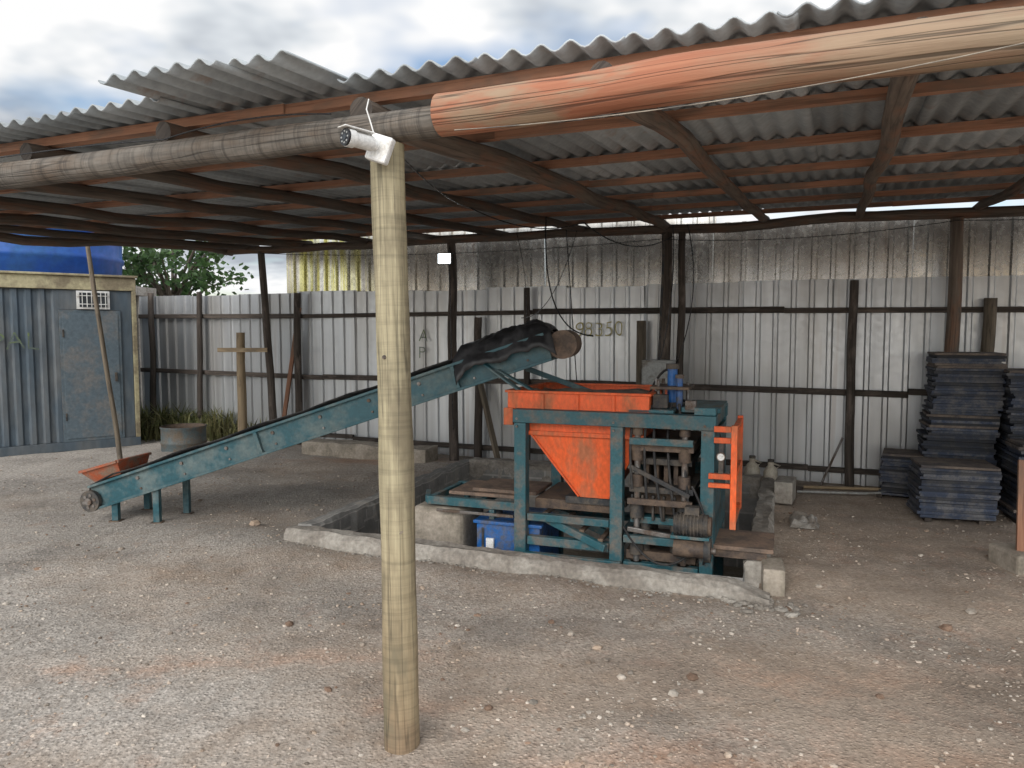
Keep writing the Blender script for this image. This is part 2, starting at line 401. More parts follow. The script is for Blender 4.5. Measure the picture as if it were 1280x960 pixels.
# ------------------------------------------------------------ pit
pit=empty('machine_pit',PW(FP,(-1.8,6.2,0)))
B=MB('block_walls',FP)
def wallq(u0,v0,u1,v1,z0,z1):
    l=math.hypot(u1-u0,v1-v0)
    B.add([(u0,v0,z0),(u1,v1,z0),(u1,v1,z1),(u0,v0,z1)],[(0,1,2,3)],'block',[[(0,z0),(l,z0),(l,z1),(0,z1)]],t=.5)
zt=.10
a0,a1,b0,b1=PU0+WT,PU1-WT,PV0+WT,PV1-WT
zf=-.75
wallq(a0,b0,a1,b0,zf,zt-.01); wallq(a1,b0,a1,b1,zf,zt-.01); wallq(a1,b1,a0,b1,zf,zt-.01); wallq(a0,b1,a0,b0,zf,zt-.01)
B.add([(a0,b0,zf),(a1,b0,zf),(a1,b1,zf),(a0,b1,zf)],[(0,1,2,3)],'oldconc',t=.2)
B.done(pit)
B=MB('wall_caps',FP)
def rough_wall(p0,p1,w,z0,zfun,seed,mat='concrete',step=.05,spread=0):
    p0=Vector((*p0,0));p1=Vector((*p1,0)); d=(p1-p0); n=max(2,int(d.length/step)); dn=d.normalized(); pr=Vector((-dn.y,dn.x,0))
    prof=[(-w/2-.012-spread,z0),(-w/2-.004-spread*.3,None),(-w/2+.015,1),(0,1),(w/2-.01,1),(w/2,None),(w/2,-.05)]
    vs=[];m=len(prof)
    for i in range(n+1):
        c=p0+d*(i/n); L_=d.length*i/n; zt_=zfun(i/n)
        for k,(o,z) in enumerate(prof):
            zz=z0 if k==0 else (zt_*.75 if z is None else (zt_ if z==1 else z))
            jx=noise.noise(Vector((L_*5,k*.7,seed)))*.02+noise.noise(Vector((L_*17,k*1.7,seed)))*.008; jz=(noise.noise(Vector((L_*4,k*.9,seed+5)))*.02+noise.noise(Vector((L_*15,k*1.9,seed+5)))*.008)*(1 if k not in(0,m-1) else 0)
            q=c+pr*(o+jx); vs.append((q.x,q.y,zz+jz))
    fs=[]
    for i in range(n):
        for k in range(m-1): fs.append((i*m+k,(i+1)*m+k,(i+1)*m+k+1,i*m+k+1))
    fs.append(tuple(range(m))); fs.append(tuple(range(n*m,n*m+m))[::-1])
    B.add(vs,[f[::-1] for f in fs],mat,None,False,.5)
h=WT/2
rough_wall((PU0,PV0+h),(PU1+.02,PV0+h),WT,-.12,lambda t:.14-.05*t-(.07*max(0,t-.93)/.07),1,'concrete',.035,.04)
rough_wall((PU0+h,PV1),(PU0+h,PV0+WT+.003),WT,-.12,lambda t:.14,2,'block')
rough_wall((PU0+WT,PV1-h),(PU1-WT,PV1-h),-WT,-.12,lambda t:.16,3)
rough_wall((PU1-h,PV0+WT+.25),(PU1-h,PV1),WT,-.12,lambda t:.13,4)
B.done(pit)
B=MB('concrete_block',FP)
B.box((-.06,PV0+.33,.06),(.13,.28,.17),'oldconc',Matrix.Rotation(.08,3,'Z')); B.done(bevel=.012)
B=MB('concrete_block',FP); B.box((.0,PV1-.45,.12),(.16,.34,.2),'concrete',Matrix.Rotation(-.1,3,'Z')); B.done(bevel=.01)
B=MB('spilled_cement_rubble',FP)
for k in range(60):
    u=PU1+random.gauss(-.02,.10); v=PV0+random.gauss(-.03,.06); p=FP@Vector((u,v,0)); rr=U(.01,.03)
    q=FP.inverted()@Vector((p.x,p.y,gz(p.x,p.y)+rr*.3)); rock(B,tuple(q),rr,'concrete')
for k in range(160):
    u=U(PU0,PU1); v=PV0-.03-abs(random.gauss(0,.06)); p=FP@Vector((u,v,0)); rr=U(.005,.016)
    q=FP.inverted()@Vector((p.x,p.y,gz(p.x,p.y)+rr*.3)); rock(B,tuple(q),rr,'concrete')
B.done()

# ------------------------------------------------------------ machine
mach=empty('block_making_machine',PW(FP,(-1.1,5.4,-.75)))
B=MB('frame',FP)
PF=.085
for u in (-1.74,-1.06,-.47):
    for v in (4.98,5.86):
        B.bx(u-PF/2,u+PF/2,v-PF/2,v+PF/2,-.75,.955,'teal')
for v in (4.98,5.86):
    B.bx(-1.79,-.42,v-.05,v+.05,.957,1.05,'teal')
    B.bx(-1.69,-1.11,v-.03,v+.03,.10,.16,'teal'); B.bx(-1.69,-1.11,v-.03,v+.03,.27,.32,'teal')
    B.bx(-1.01,-.52,v-.03,v+.03,-.03,.05,'teal')
for u in (-1.74,-1.06,-.47):
    B.bx(u-.04,u+.04,5.033,5.807,.96,1.045,'teal'); B.bx(u-.03,u+.03,5.03,5.81,.12,.18,'teal')
    B.bx(u-.03,u+.03,5.03,5.81,.62,.68,'teal') if u>-1 else None
B.bx(-.66,-.41,5.1,5.7,1.052,1.085,'teal'); B.bx(-.56,-.425,4.95,5.05,1.052,1.10,'teal')
B.bx(-1.0,-.7,5.02,5.7,1.047,1.07,'teal')
B.beam((-1.62,5.04,.29),(-1.12,4.9,.14),.04,.05,'teal'); B.beam((-1.62,5.3,.29),(-1.12,5.2,.14),.04,.05,'teal')
for k in range(4):
    a=k/3; B.beam((-1.58+.42*a,5.03-.11*a,.31-.125*a),(-1.58+.42*a,5.3-.08*a,.31-.125*a),.035,.02,'rust')
B.beam((-1.70,4.93,.02),(-1.02,4.93,.02),.05,.07,'teal'); B.beam((-1.0,4.92,.22),(-.5,4.92,.22),.05,.05,'teal')
B.bx(-.44,-.425,5.0,5.8,.2,.93,'teal')
for u in (-1.74,-1.06,-.47):
    for dz in (.93,.985):
        B.cyl((u-.02,4.925,dz),(u-.02,4.938,dz),.009,'steel',8)
B.done(mach,bevel=.004)
B=MB('feed_hopper',FP)
x0,x1,y0,y1=-1.86,-.86,5.02,5.86
for (aa,bb,cc,dd) in ((x0,x1,y0,y0+.012),(x0,x1,y1-.012,y1),(x0,x0+.012,y0+.012,y1-.012),(x1-.012,x1,y0+.012,y1-.012)):
    B.bx(aa,bb,cc,dd,1.0,1.17,'orange',.5)
    B.bx(aa-.015,bb+.015,cc-.015,dd+.015,1.158,1.175,'orange',.35)
B.bx(x0-.02,x0+.05,y0-.03,y0,.93,1.05,'orange',.4)
for u in (-1.6,-1.35,-1.1): B.bx(u-.012,u+.012,y0-.014,y0,1.03,1.155,'orange',.3)
T=[(-1.70,5.03,.958),(-.90,5.03,.958),(-.90,5.8,.958),(-1.70,5.8,.958)]
T2=[(-1.70,5.03,.88),(-.90,5.03,.88),(-.90,5.8,.88),(-1.70,5.8,.88)]
Bt=[(-1.34,5.06,.44),(-1.14,5.06,.44),(-1.14,5.4,.44),(-1.34,5.4,.44)]
B.add(T+T2+Bt,[(0,4,5,1),(1,5,6,2),(2,6,7,3),(3,7,4,0),(4,8,9,5),(5,9,10,6),(6,10,11,7),(7,11,8,4)],'orange',t=.6)
B.add([(x0,y0,1.0),(x1,y0,1.0),(x1,y1,1.0),(x0,y1,1.0)]+T,[(0,1,5,4),(1,2,6,5),(2,3,7,6),(3,0,4,7)],'orange',t=.5)
B.beam((-1.69,5.022,.875),(-1.345,5.05,.445),.02,.012,'orange',.3); B.beam((-.905,5.022,.875),(-1.135,5.05,.445),.02,.012,'orange',.3)
B.bx(-1.72,-.88,5.005,5.025,.865,.895,'orange',.35)
B.done(mach,bevel=.003)
B=MB('hopper_load',FP)
vs=[];fs=[];n=14
for j in range(n+1):
    for i in range(n+1):
        u=x0+.013+(x1-x0-.026)*i/n; v=y0+.013+(y1-y0-.026)*j/n
        vs.append((u,v,1.13+.035*noise.noise(Vector((u*6,v*6,0)))))
for j in range(n):
    for i in range(n): fs.append((j*(n+1)+i,j*(n+1)+i+1,(j+1)*(n+1)+i+1,(j+1)*(n+1)+i))
B.add(vs,fs,'dust',None,True); B.done(mach)
B=MB('press_unit',FP)
for u in (-.93,-.62):
    for v in (5.0,5.62):
        B.cyl((u,v,-.3),(u,v,.96),.02,'steel')
        for z,r,hh in ((.93,.035,.05),(.78,.04,.09),(.60,.04,.08),(.40,.045,.10),(.16,.045,.12),(.02,.04,.06)):
            B.cyl((u,v,z-hh/2),(u,v,z+hh/2),r,random.choice(['dark','rust','teal','rust']))
B.bx(-.98,-.56,4.97,5.65,.80,.86,'rust'); B.bx(-.95,-.58,5.04,5.58,.70,.74,'dark')
for i in range(5):
    u=-.90+.065*i; B.bx(u,u+.03,5.1,5.5,.56,.70,'rust')
B.bx(-.98,-.56,4.98,5.64,.52,.56,'dark'); B.bx(-.92,-.6,5.08,5.55,.36,.50,'rust'); B.bx(-.98,-.56,5.03,5.6,.30,.345,'teal')
for i in range(6): B.bx(-.97+.07*i,-.955+.07*i,4.99,5.03,.33,.5,'dark')
B.bx(-1.0,-.54,5.0,5.62,.06,.12,'rust')
for u in (-.88,-.68,): B.cyl((u,5.05,.12),(u,5.05,.30),.035,'dark',12)
B.beam((-.98,4.95,.70),(-.58,4.95,.52),.02,.03,'dark'); B.beam((-.98,4.93,.47),(-.56,4.93,.47),.03,.04,'rust'); B.beam((-.97,4.93,.87),(-.56,4.93,.87),.03,.045,'teal')
B.beam((-.98,4.94,.28),(-.56,4.94,.24),.03,.03,'steel')
B.cyl((-.75,5.3,1.07),(-.75,5.3,1.33),.034,'blue',20); B.cyl((-.75,5.3,1.33),(-.75,5.3,1.365),.045,'dark',16); B.cyl((-.75,5.3,1.05),(-.75,5.3,1.10),.05,'dark',16)
B.cyl((-.69,5.22,1.06),(-.69,5.22,1.27),.022,'blue',14); B.cyl((-.69,5.22,1.27),(-.69,5.22,1.295),.03,'steel',14)
for u,v in ((-.83,5.2),(-.83,5.42),(-.66,5.42),(-.86,5.3)): B.cyl((u,v,1.05),(u,v,1.24+U(-.03,.05)),.012,'steel',10)
B.bx(-.88,-.62,5.15,5.47,1.195,1.215,'rust'); B.box((-.80,5.12,1.12),(.1,.06,.09),'dark'); B.box((-.60,5.12,1.10),(.07,.06,.06),'steel')
B.done(mach,bevel=.003)
B=MB('hydraulic_hoses',FP)
def arc(p0,p1,sag,n=12,side=(0,0,0)):
    p0=Vector(p0);p1=Vector(p1);o=[]
    for i in range(n+1):
        t=i/n; o.append(p0.lerp(p1,t)+Vector((side[0],side[1],sag+side[2]))*(4*t*(1-t)))
    return o
for k in range(5):
    B.sweep(arc((-.88+.05*k,5.15,1.10),(-.95+.1*k,4.93,.55-.1*k),.12+.05*R(),12,(-.06+.05*R(),-.03,0)),.009,'rubber',8)
B.sweep(arc((-.75,5.34,1.32),(-1.0,5.6,1.0),.10,12),.009,'rubber',8)
B.sweep(arc((-.72,5.34,1.12),(-.4,5.3,.6),.1,12,(.1,-.05,0)),.009,'rubber',8)
B.sweep(arc((-.56,4.9,.6),(-.48,4.9,.1),0,12,(.06,-.05,0)),.008,'rubber',8)
B.sweep(arc((-1.0,4.9,.3),(-.5,4.88,.25),-.2,12),.008,'rubber',8)
B.done(mach)
B=MB('vibration_motor',FP)
B.cyl((-.66,4.86,.36),(-.45,4.86,.36),.072,'dark',22); 
for i in range(8): B.cyl((-.645+.022*i,4.86,.36),(-.637+.022*i,4.86,.36),.08,'dark',22)
B.cyl((-.45,4.86,.36),(-.43,4.86,.36),.06,'rust',20)
B.box((-.55,4.86,.455),(.09,.07,.05),'dark')
B.cyl((-.66,4.84,.21),(-.44,4.84,.21),.055,'rust',20); B.cyl((-.47,4.84,.21),(-.43,4.84,.21),.075,'dark',24); B.cyl((-.43,4.84,.21),(-.40,4.84,.21),.02,'steel',12)
B.box((-.56,4.88,.285),(.24,.14,.02),'teal')
B.done(mach,bevel=.003)
B=MB('guard_rail',FP)
g=.038
B.bx(-.325,-.325+g,4.90,4.90+g,.34,1.0,'orange'); B.bx(-.325,-.325+g,5.5,5.5+g,.34,1.0,'orange')
B.bx(-.43,-.327,4.903,4.935,.955,.992,'orange'); B.bx(-.43,-.327,4.903,4.935,.885,.92,'orange'); B.bx(-.46,-.327,4.903,4.935,.655,.69,'orange')
B.bx(-.46,-.327,4.903,4.935,.60,.628,'orange')
for z in (.955,.66,.36): B.bx(-.322,-.29,4.94,5.5,z,z+.03,'orange')
B.cyl((-.385,4.895,.80),(-.385,4.91,.80),.028,'steel',18); B.cyl((-.385,4.893,.80),(-.385,4.895,.80),.022,'white',18)
B.bx(-.40,-.37,4.915,4.93,.69,.885,'dark')
B.done(mach,bevel=.003)
B=MB('outfeed_table',FP)
B.bx(-.44,-.06,4.98,5.42,.185,.212,'plate'); B.bx(-.43,-.10,5.0,5.03,.13,.183,'rust'); B.bx(-.43,-.10,5.36,5.39,.13,.183,'rust')
B.done(mach,bevel=.003)
B=MB('pallet_feeder',FP)
for v in (5.08,5.66): B.bx(-2.52,-1.785,v-.025,v+.025,.30,.36,'teal')
for u in (-2.5,-2.1): B.bx(u-.02,u+.02,5.11,5.63,.305,.355,'teal')
B.beam((-2.52,5.08,.33),(-2.62,5.3,.33),.04,.05,'teal')
B.bx(-2.38,-1.80,5.15,5.6,.365,.39,'plate'); B.bx(-2.2,-1.7,5.18,5.58,.395,.42,'plate')
for u,v in ((-2.0,5.08),(-2.45,5.66)): B.bx(u-.02,u+.02,v-.02,v+.02,-.75,.295,'teal')
B.bx(-1.68,-1.12,5.1,5.7,.33,.40,'rust'); B.bx(-1.45,-1.02,5.08,5.5,.385,.435,'dark')
B.beam((-2.4,4.98,.28),(-1.8,4.98,.28),.02,.02,'steel'); 
B.bx(-1.68,-1.1,5.2,5.3,-.2,-.1,'rust')
B.done(mach,bevel=.003)
B=MB('hydraulic_power_unit',FP)
B.bx(-2.10,-1.62,5.02,5.5,-.45,.20,'blue',.5); B.bx(-2.12,-1.60,5.0,5.52,.202,.225,'blue',.6)
B.cyl((-2.0,5.15,.225),(-2.0,5.15,.30),.05,'dark'); B.bx(-2.02,-1.96,4.995,5.018,.02,.1,'white'); B.cyl((-1.8,5.2,.225),(-1.8,5.2,.28),.04,'steel')
B.bx(-2.06,-2.04,5.01,5.018,-.4,.17,'dark')
B.done(mach,bevel=.012)

B=MB('concrete_pedestal',FP)
B.bx(-2.66,-2.22,5.02,5.5,-.75,.28,'oldconc'); o=B.done(bevel=.07)
o.modifiers['bev'].segments=4

# ------------------------------------------------------------ conveyor
conv=empty('belt_conveyor',(-1.6,6.1,0))
C0=Vector((-3.46,6.42,.20)); C1=Vector((.32,5.72,1.485))
cd=(C1-C0).normalized(); cs=Vector((cd.y,-cd.x,0)).normalized()
cup=cs.cross(cd).normalized()
if cup.z<0: cup=-cup
CL=(C1-C0).length
def cp(a,s,h): return C0+cd*a+cs*s+cup*h
def cbox(B,a0,a1,s0,s1,h0,h1,mat,t=None):
    Mx=Matrix((cd,cs,cup)).transposed()
    B.box(cp((a0+a1)/2,(s0+s1)/2,(h0+h1)/2),(a1-a0,s1-s0,h1-h0),mat,Mx,t)
HW=.22
B=MB('side_frames')
for sg in (1,-1):
    s0,s1=(HW-.006,HW+.0) if sg>0 else (-HW,-HW+.006)
    cbox(B,.05,CL-.02,s0,s1,-.10,.10,'teal_conv',.5)
    q0,q1=(HW,HW+.035) if sg>0 else (-HW-.035,-HW)
    cbox(B,.05,CL-.02,q0,q1,.085,.105,'teal_conv',.7); cbox(B,.05,CL-.02,q0,q1,-.105,-.085,'teal_conv',.4)
    a=.35
    while a<CL:
        cbox(B,a,a+.03,min(q0,q1)+.004,max(q0,q1)-.004,-.085,.085,'teal_conv',.45) if abs(a-1.7)<.2 or abs(a-3.4)<.2 else None
        ps=HW+.001 if sg>0 else -HW-.001
        B.cyl(cp(a+.15,ps,.04),cp(a+.15,ps+.012*sg,.04),.014,'steel',8)
        B.cyl(cp(a+.15,ps,-.05),cp(a+.15,ps+.010*sg,-.05),.009,'steel',8)
        a+=.42
for a in (.4,1.3,2.2,3.1,3.8): cbox(B,a,a+.04,-HW+.007,HW-.007,-.06,-.02,'teal_conv')
B.done(conv,bevel=.002)
B=MB('belt')
path=[]
ra=.09
for i in range(9):
    an=math.pi/2+math.pi*i/8; path.append((.06+ra*math.cos(an),ra*math.sin(an)))
for i in range(1,14): path.append((.06+(CL-.06)*i/14,-ra+.012*math.sin(i*2.1)))
for i in range(9):
    an=-math.pi/2+math.pi*i/8; path.append((CL+ra*math.cos(an),ra*math.sin(an)))
for i in range(1,20): path.append((CL-(CL-.06)*i/20,ra+.022+.008*math.sin(i*1.7)))
vs=[];fs=[];n=len(path)
for (a,hh) in path:
    for s_,dz in ((-.19,.025),(-.1,0),(.1,0),(.19,.025)):
        vs.append(cp(a,s_,hh+(dz if hh>0.08 else 0)))
for i in range(n):
    k=(i+1)%n
    for j in range(3): fs.append((i*4+j,k*4+j,k*4+j+1,i*4+j+1))
B.add(vs,fs,'rubber',None,True); B.done(conv,sol=.008)
B=MB('drums_and_rollers')
B.cyl(cp(.06,-.19,0),cp(.06,.19,0),.082,'rust',24)
B.cyl(cp(.04,.235,-.02),cp(.04,.27,-.02),.088,'dark',24); B.cyl(cp(.04,.27,-.02),cp(.04,.29,-.02),.03,'steel',14)
for k in range(6):
    an=k*math.pi/3; B.cyl(cp(.04+.05*math.cos(an),.271,-.02+.05*math.sin(an)),cp(.04+.05*math.cos(an),.276,-.02+.05*math.sin(an)),.014,'steel',8)
B.cyl(cp(CL,-.19,0),cp(CL,.19,0),.082,'dark',24)
B.cyl(cp(CL+.08,-.2,-.02),cp(CL+.08,.2,-.02),.105,'plate',32,None,.2)
for a in (.8,1.7,2.6,3.4): B.cyl(cp(a,-.2,.06),cp(a,.2,.06),.025,'steel')
B.done(conv)
B=MB('supports')
def gp(p): return Vector((p.x,p.y,gz(p.x,p.y)-.01))
for a,sg in ((.22,1),(.22,-1),(.62,1),(.62,-1)):
    p=cp(a,sg*(HW-.02),-.08); B.beam(gp(p),p,.05,.05,'teal_conv')
    q=gp(p); B.box((q.x,q.y,q.z+.01),(.09,.08,.015),'rust')
p=cp(CL-.50,HW+.02,.02); q=PW(FP,(-1.80,5.1,1.17)); B.beam(p,q,.05,.012,'teal_conv'); 
p=cp(CL-.42,HW+.02,-.05); B.beam(p,PW(FP,(-1.70,5.1,1.17)),.04,.012,'teal_conv')
p=cp(CL-.3,-HW,-.1); q2=PW(FP,(-1.3,5.86,1.05)); B.beam(p,q2,.04,.04,'teal_conv')
B.done(conv,bevel=.002)
B=MB('tail_hopper')
vs=[];
for (a,s_,hh) in ((.0,-.20,.235),(.36,-.20,.22),(.36,.22,.22),(.0,.22,.235),(.06,-.15,.12),(.32,-.15,.115),(.32,.17,.115),(.06,.17,.12)):
    vs.append(cp(a,s_,hh))
B.add(vs,[(0,1,5,4),(1,2,6,5),(2,3,7,6),(3,0,4,7)],'orange_dull',t=.5)
B.beam(vs[3],vs[2],.03,.02,'orange_dull',.4); B.beam(vs[0],vs[1],.03,.02,'orange_dull',.4); B.beam(vs[0],vs[3],.03,.02,'orange_dull',.4); B.beam(vs[1],vs[2],.03,.02,'orange_dull',.4)
B.done(conv,sol=.006)
B=MB('black_tarp_cover')
vs=[];fs=[];na,ns=56,36
for i in range(na+1):
    for j in range(ns+1):
        A_=i/na; a=CL-.74+.77*A_; t=j/ns*2-1
        e=min(1,(1-abs(A_*2-1))*4.0)**.6
        s_=t*(.265+.02*noise.noise(Vector((a*5,t,9))))
        edge=max(0,abs(t)-.80)/.20
        hang=(.16+.05*noise.noise(Vector((a*7,t,4))))*edge
        top=.105+e*(.055+.045*math.cos(t*1.4))
        wr=.030*noise.noise(Vector((a*5,s_*7,1)))+.020*abs(noise.noise(Vector((a*11+s_*8,s_*5-a*3,8))))+.012*noise.noise(Vector((a*22,s_*24,2)))
        hh=top+wr*(.35+.65*e)-hang
        out=.03*edge*(1 if t>0 else -1)
        vs.append(cp(a,s_+out+.012*noise.noise(Vector((a*14,t*3,5))),hh))
for i in range(na):
    for j in range(ns): fs.append((i*(ns+1)+j,(i+1)*(ns+1)+j,(i+1)*(ns+1)+j+1,i*(ns+1)+j+1))
B.add(vs,fs,'tarp',None,True); B.done(conv,sol=.004)

# ------------------------------------------------------------ shed
shed=empty('timber_shed',PW(FS,(-1.5,5.2,0)))
H=1.6
def sheet_z(v): return H+.93+(v-2.44)/(8.2-2.44)*.27
px,py=-.435,2.82
post=MB('front_post')
post.sweep([(px+.012,py,-.06),(px-.0,py,1.2),(px-.022,py+.02,2.275)],[.068,.064,.060],'post',28,True,.003,14,.5,'palewood')
post.sweep([(px+.02,py-.062,.86),(px+.02,py-.0645,.861)],[.014,.004],'greywood',12)
post.sweep([(px-.03,py-.056,1.5),(px-.03,py-.060,1.501)],[.008,.003],'darkwood',10)
post.done(shed)
B=MB('front_beam',FS)
bz=H+.735
B.sweep([(-1.30,2.42,bz+.018),(0.3,2.42,bz+.045),(3.4,2.45,bz+.07)],[.072,.070,.066],'redlog',26,True,.006,14,.5,'palewood')
B.sweep([(-1.305,2.44,bz+.005),(-3.0,2.44,bz-.01),(-8.0,2.5,bz-.0)],[.056,.060,.062],'greylog',22,True,.010,22,.6)
B.done(shed)
B=MB('rear_beam',FS)
B.sweep([(-7.8,8.2,H+1.06),(-4.2,8.2,H+1.08),(-1.65,8.2,H+1.07),(1.0,8.2,H+1.08),(5.2,8.2,H+1.08)],.05,'rafter',16,True,.02,8,.4)
B.done(shed)
B=MB('rafters',FS)
us_r=[.22+.95*k for k in range(-8,5)]
for u in us_r:
    r=U(.038,.050)
    z0=sheet_z(2.4)-.045-r; z1=sheet_z(8.35)-.045-r
    B.sweep([(u+U(-.03,.03),2.47+U(-.02,.02),z0),(u+U(-.05,.05),8.38,z1)],[r*1.05,r*.95],'rafter',14,True,.02,14,None,'darkwood')
B.sweep([(-7.75,2.4,H+.83),(-7.75,8.3,H+1.09)],[.05,.05],'rafter',14,True,.03,12)
B.done(shed)
B=MB('battens',FS)
for v in (2.62,3.5,4.4,5.3,6.2,7.1,8.0):
    u=-7.9
    while u<5.2:
        l=U(2.4,3.6); z=sheet_z(v)-.0245
        B.beam((u,v+U(-.015,.015),z+U(-.003,.003)),(min(u+l,5.3),v+U(-.015,.015),z+U(-.003,.003)),U(.045,.06),.04,'batten'); u+=l-.002
B.done(shed)
B=MB('corrugated_roof',FS)
PIT=.105; AMP=.015
rows=[(2.40,4.55),(4.40,6.50),(6.35,8.45)]
u=-7.85; si=0
while u<5.3:
    nw=5; W=PIT*5; inB=False
    if -2.7<u<-2.3: fv=2.11; inB=True
    elif -2.2<u<-1.9: fv=2.17; inB=True; nw=3; W=PIT*3
    elif u<-2.3: fv=2.36+U(-.02,.02)
    else: fv=2.47+U(-.015,.015)
    for ri,(v0,v1) in enumerate(rows):
        va,vb=v0,v1; dz=ri*.012+(si%2)*.004
        if ri==0: va=fv
        else: va+=U(-.04,.04)
        if ri==0 and inB: dz+=.014
        if ri==2: vb+=U(-.12,.05)
        nuu=nw*8+(4 if not (inB and nw==3) else 0); nv=4; vs=[];fs=[]; tiltu=U(-.004,.004)
        for j in range(nv+1):
            v=va+(vb-va)*j/nv
            for i in range(nuu+1):
                uu=u+PIT*i/8
                z=sheet_z(v)+AMP+dz+AMP*math.cos(2*math.pi*(uu)/PIT)+tiltu*(i/40)
                z+=.004*noise.noise(Vector((uu*1.5,v*1.5,0)))
                vs.append((uu,v,z))
        for j in range(nv):
            for i in range(nuu): fs.append((j*(nuu+1)+i,j*(nuu+1)+i+1,(j+1)*(nuu+1)+i+1,(j+1)*(nuu+1)+i))
        B.add(vs,fs,'fibre',None,True)
    u+=W; si+=1
B.done(shed,sol=.006)
B=MB('rear_posts',FS)
for u,lean,r,mt in ((-7.05,.10,.05,'darkwood'),(-4.25,.03,.055,'darkwood'),(-1.68,0,.06,'darkwood'),(-1.52,.0,.04,'darkwood'),(1.02,0,.06,'rafter'),(3.8,0,.06,'rafter')):
    B.sweep([(u+lean,8.15,-.1),(u-lean,8.2,H+1.03)],[r*1.08,r*.92],mt,16,True,.015,12)
B.sweep([(-8.06,6.66,-.1),(-8.30,6.5,H+1.03)],[.030,.026],'greywood',12,True,.008,12,.3)
B.done(shed)
B=MB('hanging_cables',FS)
def cab(p,q,sag,r=.004,mat='black',side=(0,0,0)): B.sweep(arc(p,q,-sag,18,side),r,mat,6)
cab((-1.2,2.33,H+.67),(1.2,2.33,H+.84),.07,.0018,'dust')
cab((-1.75,2.40,H+.80),(-2.6,2.41,H+.79),-.03,.003,'black'); cab((-2.6,2.41,H+.79),(-4.2,2.42,H+.79),-.02,.003,'black')
cab((-2.62,8.0,H+1.1),(-2.5,6.1,1.7),.25); cab((-2.75,8.0,H+1.1),(-2.62,8.2,.2),.0,.006); cab((-1.6,8.1,H+1.1),(-1.7,8.05,1.3),.0,.006,'black',(.05,0,0))
cab((-1.45,8.1,H+1.1),(-1.55,8.05,1.2),.0,.006,'black',(.12,0,0)); cab((-3.4,8.15,H+1.1),(-3.3,8.15,1.5),.0,.004,'black',(.06,0,0))
cab((-4.25,8.1,H+1.0),(-4.2,8.08,.4),.0,.005)
cab((-7.0,8.0,H+1.0),(-1.7,8.05,H+.95),.08,.004)
cab((-2.2,6.9,H+1.0),(-1.6,8.1,H+.98),.16,.006); cab((-2.2,6.9,H+1.0),(-2.6,5.3,H+.93),.10,.005); cab((-2.6,5.3,H+.93),(-1.65,2.5,H+.79),.06,.004)
cab((-2.35,6.3,H+.98),(-1.75,5.75,1.55),-.0,.006,'black',(-.12,0,-.25)); cab((1.0,8.1,H+1.0),(4.8,8.1,H+1.0),.05,.004)
cab((-1.68,8.1,H+.95),(1.0,8.1,H+1.0),.07,.004)
B.done(shed)

# CCTV camera, mounted on the post
cc=empty('security_camera',(px-.03,py-.07,2.22))
B=MB('mount_box')
B.box((px-.030,py-.085,2.235),(.085,.035,.095),'white',Matrix.Rotation(.35,3,'Y')@Matrix.Rotation(-.3,3,'Z'))
B.cyl((px-.04,py-.10,2.24),(px-.075,py-.14,2.25),.014,'white',14)
B.done(cc,bevel=.008)
B=MB('camera_body')
a=Vector((px-.055,py-.12,2.245)); d=Vector((-.70,-.70,.05)).normalized()
B.cyl(a,a+d*.075,.026,'white',24); B.cyl(a+d*.075,a+d*.10,.031,'white',24); B.cyl(a+d*.10,a+d*.108,.029,'black',24); B.cyl(a+d*.108,a+d*.110,.011,'glass',16)
for k in range(8):
    an=k*math.pi/4; o1=Vector((d.y,-d.x,0)).normalized(); o2=d.cross(o1)
    B.cyl(a+d*.108+(o1*math.cos(an)+o2*math.sin(an))*.019,a+d*.1095+(o1*math.cos(an)+o2*math.sin(an))*.019,.0035,'grey',8)
up=Vector((0,0,1)); B.beam(a+d*.0+up*.033,a+d*.12+up*.033+up*.0,.05,.005,'white')
B.done(cc,bevel=.002)
B=MB('camera_cable')
B.sweep([Vector((px-.045,py-.08,2.26)),Vector((px-.06,py-.09,2.32)),Vector((px-.075,py-.095,2.37)),Vector((px-.07,py-.075,2.41))],.0025,'white',8,True,0,4); B.done(cc)

# floodlight
fl=empty('floodlight',PW(FS,(-4.26,8.02,2.45)))
B=MB('housing',FS); B.bx(-4.36,-4.18,8.02,8.06,2.37,2.50,'dark'); B.beam((-4.27,8.07,2.43),(-4.22,8.14,2.43),.02,.02,'dark'); B.done(fl,bevel=.004)
B=MB('lens',FS); B.bx(-4.35,-4.19,8.012,8.018,2.38,2.49,'lamp'); B.done(fl)
eb=MB('electrical_cabinet',FS); eb.bx(-1.86,-1.54,7.86,8.06,.72,1.28,'grey',.6); eb.bx(-1.85,-1.55,7.848,7.857,.74,1.26,'grey',.9); eb.bx(-1.60,-1.58,7.83,7.846,.95,1.03,'dark')
eb.cyl((-1.7,7.95,1.28),(-1.68,8.05,2.6),.012,'dark',8); eb.bx(-1.86,-1.82,7.9,8.0,.0,.72,'darkwood'); eb.bx(-1.58,-1.54,7.9,8.0,.0,.72,'darkwood'); eb.done(bevel=.005)

